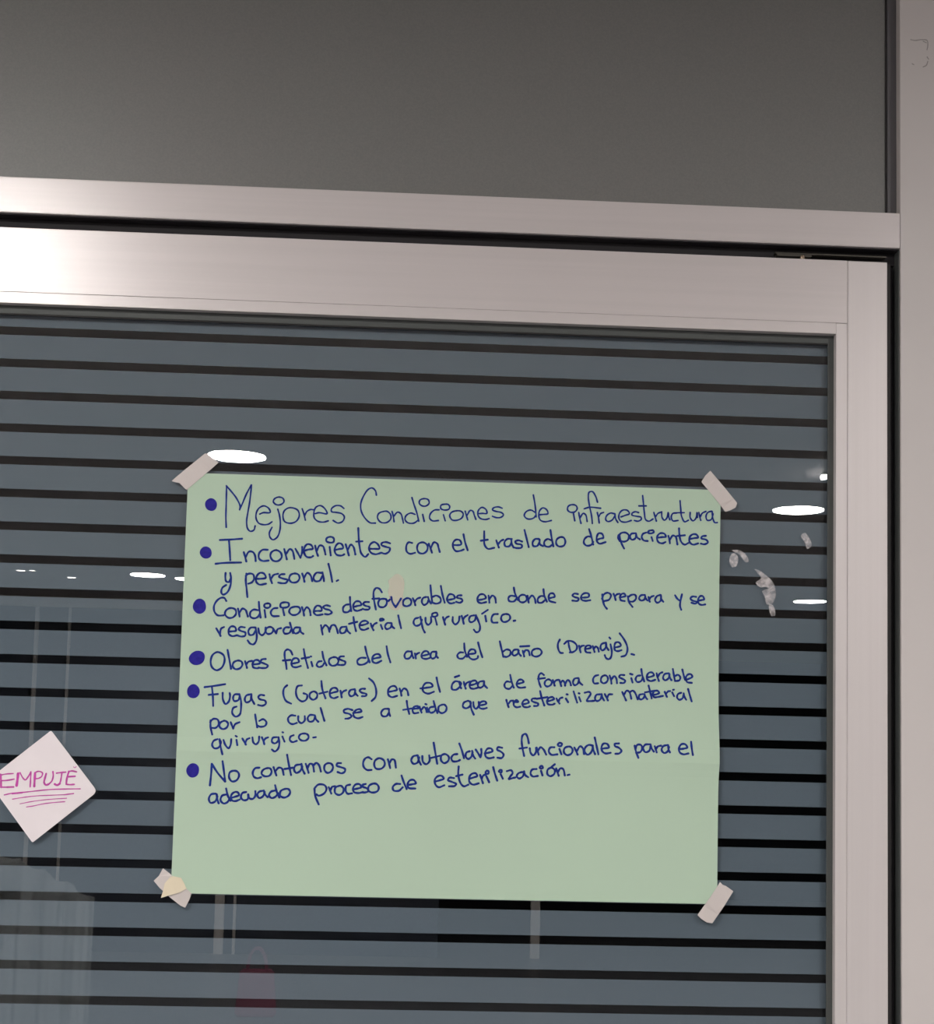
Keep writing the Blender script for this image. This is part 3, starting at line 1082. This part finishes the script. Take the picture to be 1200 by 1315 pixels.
tape([(901, 619), (906, 611), (912.5, 604.5), (929, 624), (947, 646), (945, 652), (939, 655), (932, 657.5), (917, 639)],
     TAPE, 'pale masking tape strip across the top right corner of the green poster')
tape([(925, 1132.5), (928, 1136), (933, 1138), (942, 1144.5), (930, 1164), (915, 1185.5), (908, 1184.5), (901, 1180), (896, 1175), (912, 1152)],
     TAPE, 'pale masking tape strip across the bottom right corner of the green poster')
tape([(209.5, 1115), (218, 1121.5), (232, 1134), (246.5, 1147), (243, 1156), (238, 1165.5), (232, 1163), (218, 1152), (205, 1140), (197.5, 1131), (204, 1125)],
     TAPE, 'whitish masking tape strip under a yellowed scrap at the poster\'s bottom left corner')
tape([(219, 1126), (223, 1125), (233, 1127), (237, 1134), (240, 1141), (231, 1146), (220, 1149), (207, 1153), (210, 1143), (212, 1134)],
     TAPEY, 'yellowed masking tape scrap on top at the bottom left corner of the green poster', y2=-0.0012).location.y -= 0.0006

# ---------------------------------------------------------------- the white card
card = empty('paper_sign', U(54, 1010, 0.0))
tag(card, 'small white card stuck diagonally on the glass, EMPUJE written in magenta', 'sign')
co = card.location.copy()
def onc(o):
    o.location = (-co.x, -co.y, -co.z); return o
def rounded(corners, r=4.0):
    out = []
    n = len(corners)
    for i in range(n):
        p = Vector(corners[i][:2]); a = Vector(corners[i-1][:2]); b = Vector(corners[(i+1) % n][:2]); rr = corners[i][2]
        d1 = (a-p).normalized()*rr; d2 = (b-p).normalized()*rr
        for t in (0, .25, .5, .75, 1):
            q = (p+d1)*(1-t)**2 + p*2*t*(1-t) + (p+d2)*t*t; out.append(tuple(q))
    return out
pl = [U(x, y, 0.0) for x, y in rounded([(66, 938, 2.5), (125.5, 1016.5, 7), (42, 1082, 2), (-16, 1002, 3)])]
bm = bmesh.new(); sheet(bm, [(p.x, p.z) for p in pl], -0.0016, 0.0005)
onc(obj('card', bm, WHITE, card))
write('''L empuje
O 0 970
W 2.6
12,245 18,330 18,410
W 1.6
18,252 80,240 175,233
W 1.9
25,325 100,320 185,305
25,408 100,408
W 2.2
95,408 180,405
W 3.2
238,232 230,310 218,390
W 1.8
262,222 300,290 330,315 370,270 402,210
402,215 398,300 392,405
W 2.8
455,225 450,310 445,400
W 1.7
455,222 500,205 550,225 540,270 500,295 462,300
W 2.4
598,235 580,300 572,350 595,380 630,370
W 1.9
630,370 670,330 688,270 685,208
730,228 790,220 850,215
800,220 790,290 775,350 740,382
W 2.5
775,360 740,383 705,368
W 2.3
890,205 865,290 855,370
W 2.0
885,208 930,200 988,212
870,275 970,268
858,372 900,376 958,372
W 0.8
950,148 968,160 985,142
L underline
W 1.5
60,508 150,488 300,475 480,455 650,438 850,432 1035,430
W 2.0
160,490 290,478
W 1.2
165,562 300,540 450,522 650,512 830,505
W 1.5
830,505 900,496 950,490
W 1.1
262,622 400,595 540,575 700,560 860,550
W 1.2
345,662 430,650 560,622 700,605 838,594''', 10.0, -0.0018, 1.5, PINK, card, None, onc, gap=60)

# ---------------------------------------------------------------- thin translucent whitish marks over the glass, right of the poster
def patch(polys, label):
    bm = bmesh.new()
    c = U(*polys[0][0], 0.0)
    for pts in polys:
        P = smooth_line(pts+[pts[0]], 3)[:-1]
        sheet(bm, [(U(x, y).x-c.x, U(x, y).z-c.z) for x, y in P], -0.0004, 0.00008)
    tag(obj('whitish_patch', bm, WHITISH, loc=c), label, 'patch')
patch([[(1029, 688), (1034, 684), (1040, 692), (1043, 700), (1037, 705), (1034, 697)]], 'small whitish mark on the glass, above right of the crumpled one')
patch([[(971, 748), (978, 742), (969, 731), (974, 732), (988, 742), (994, 750), (996, 758), (984, 754), (976, 754)],
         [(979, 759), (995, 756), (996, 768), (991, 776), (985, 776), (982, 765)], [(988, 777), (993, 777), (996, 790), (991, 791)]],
        'crumpled whitish mark on the glass between the poster and the door frame')
patch([[(937, 718), (942, 710), (948, 715), (946, 727), (940, 728)], [(940, 707), (952, 707), (962, 720), (958, 722), (950, 712)]], 'faint curved mark on the glass just right of the poster')
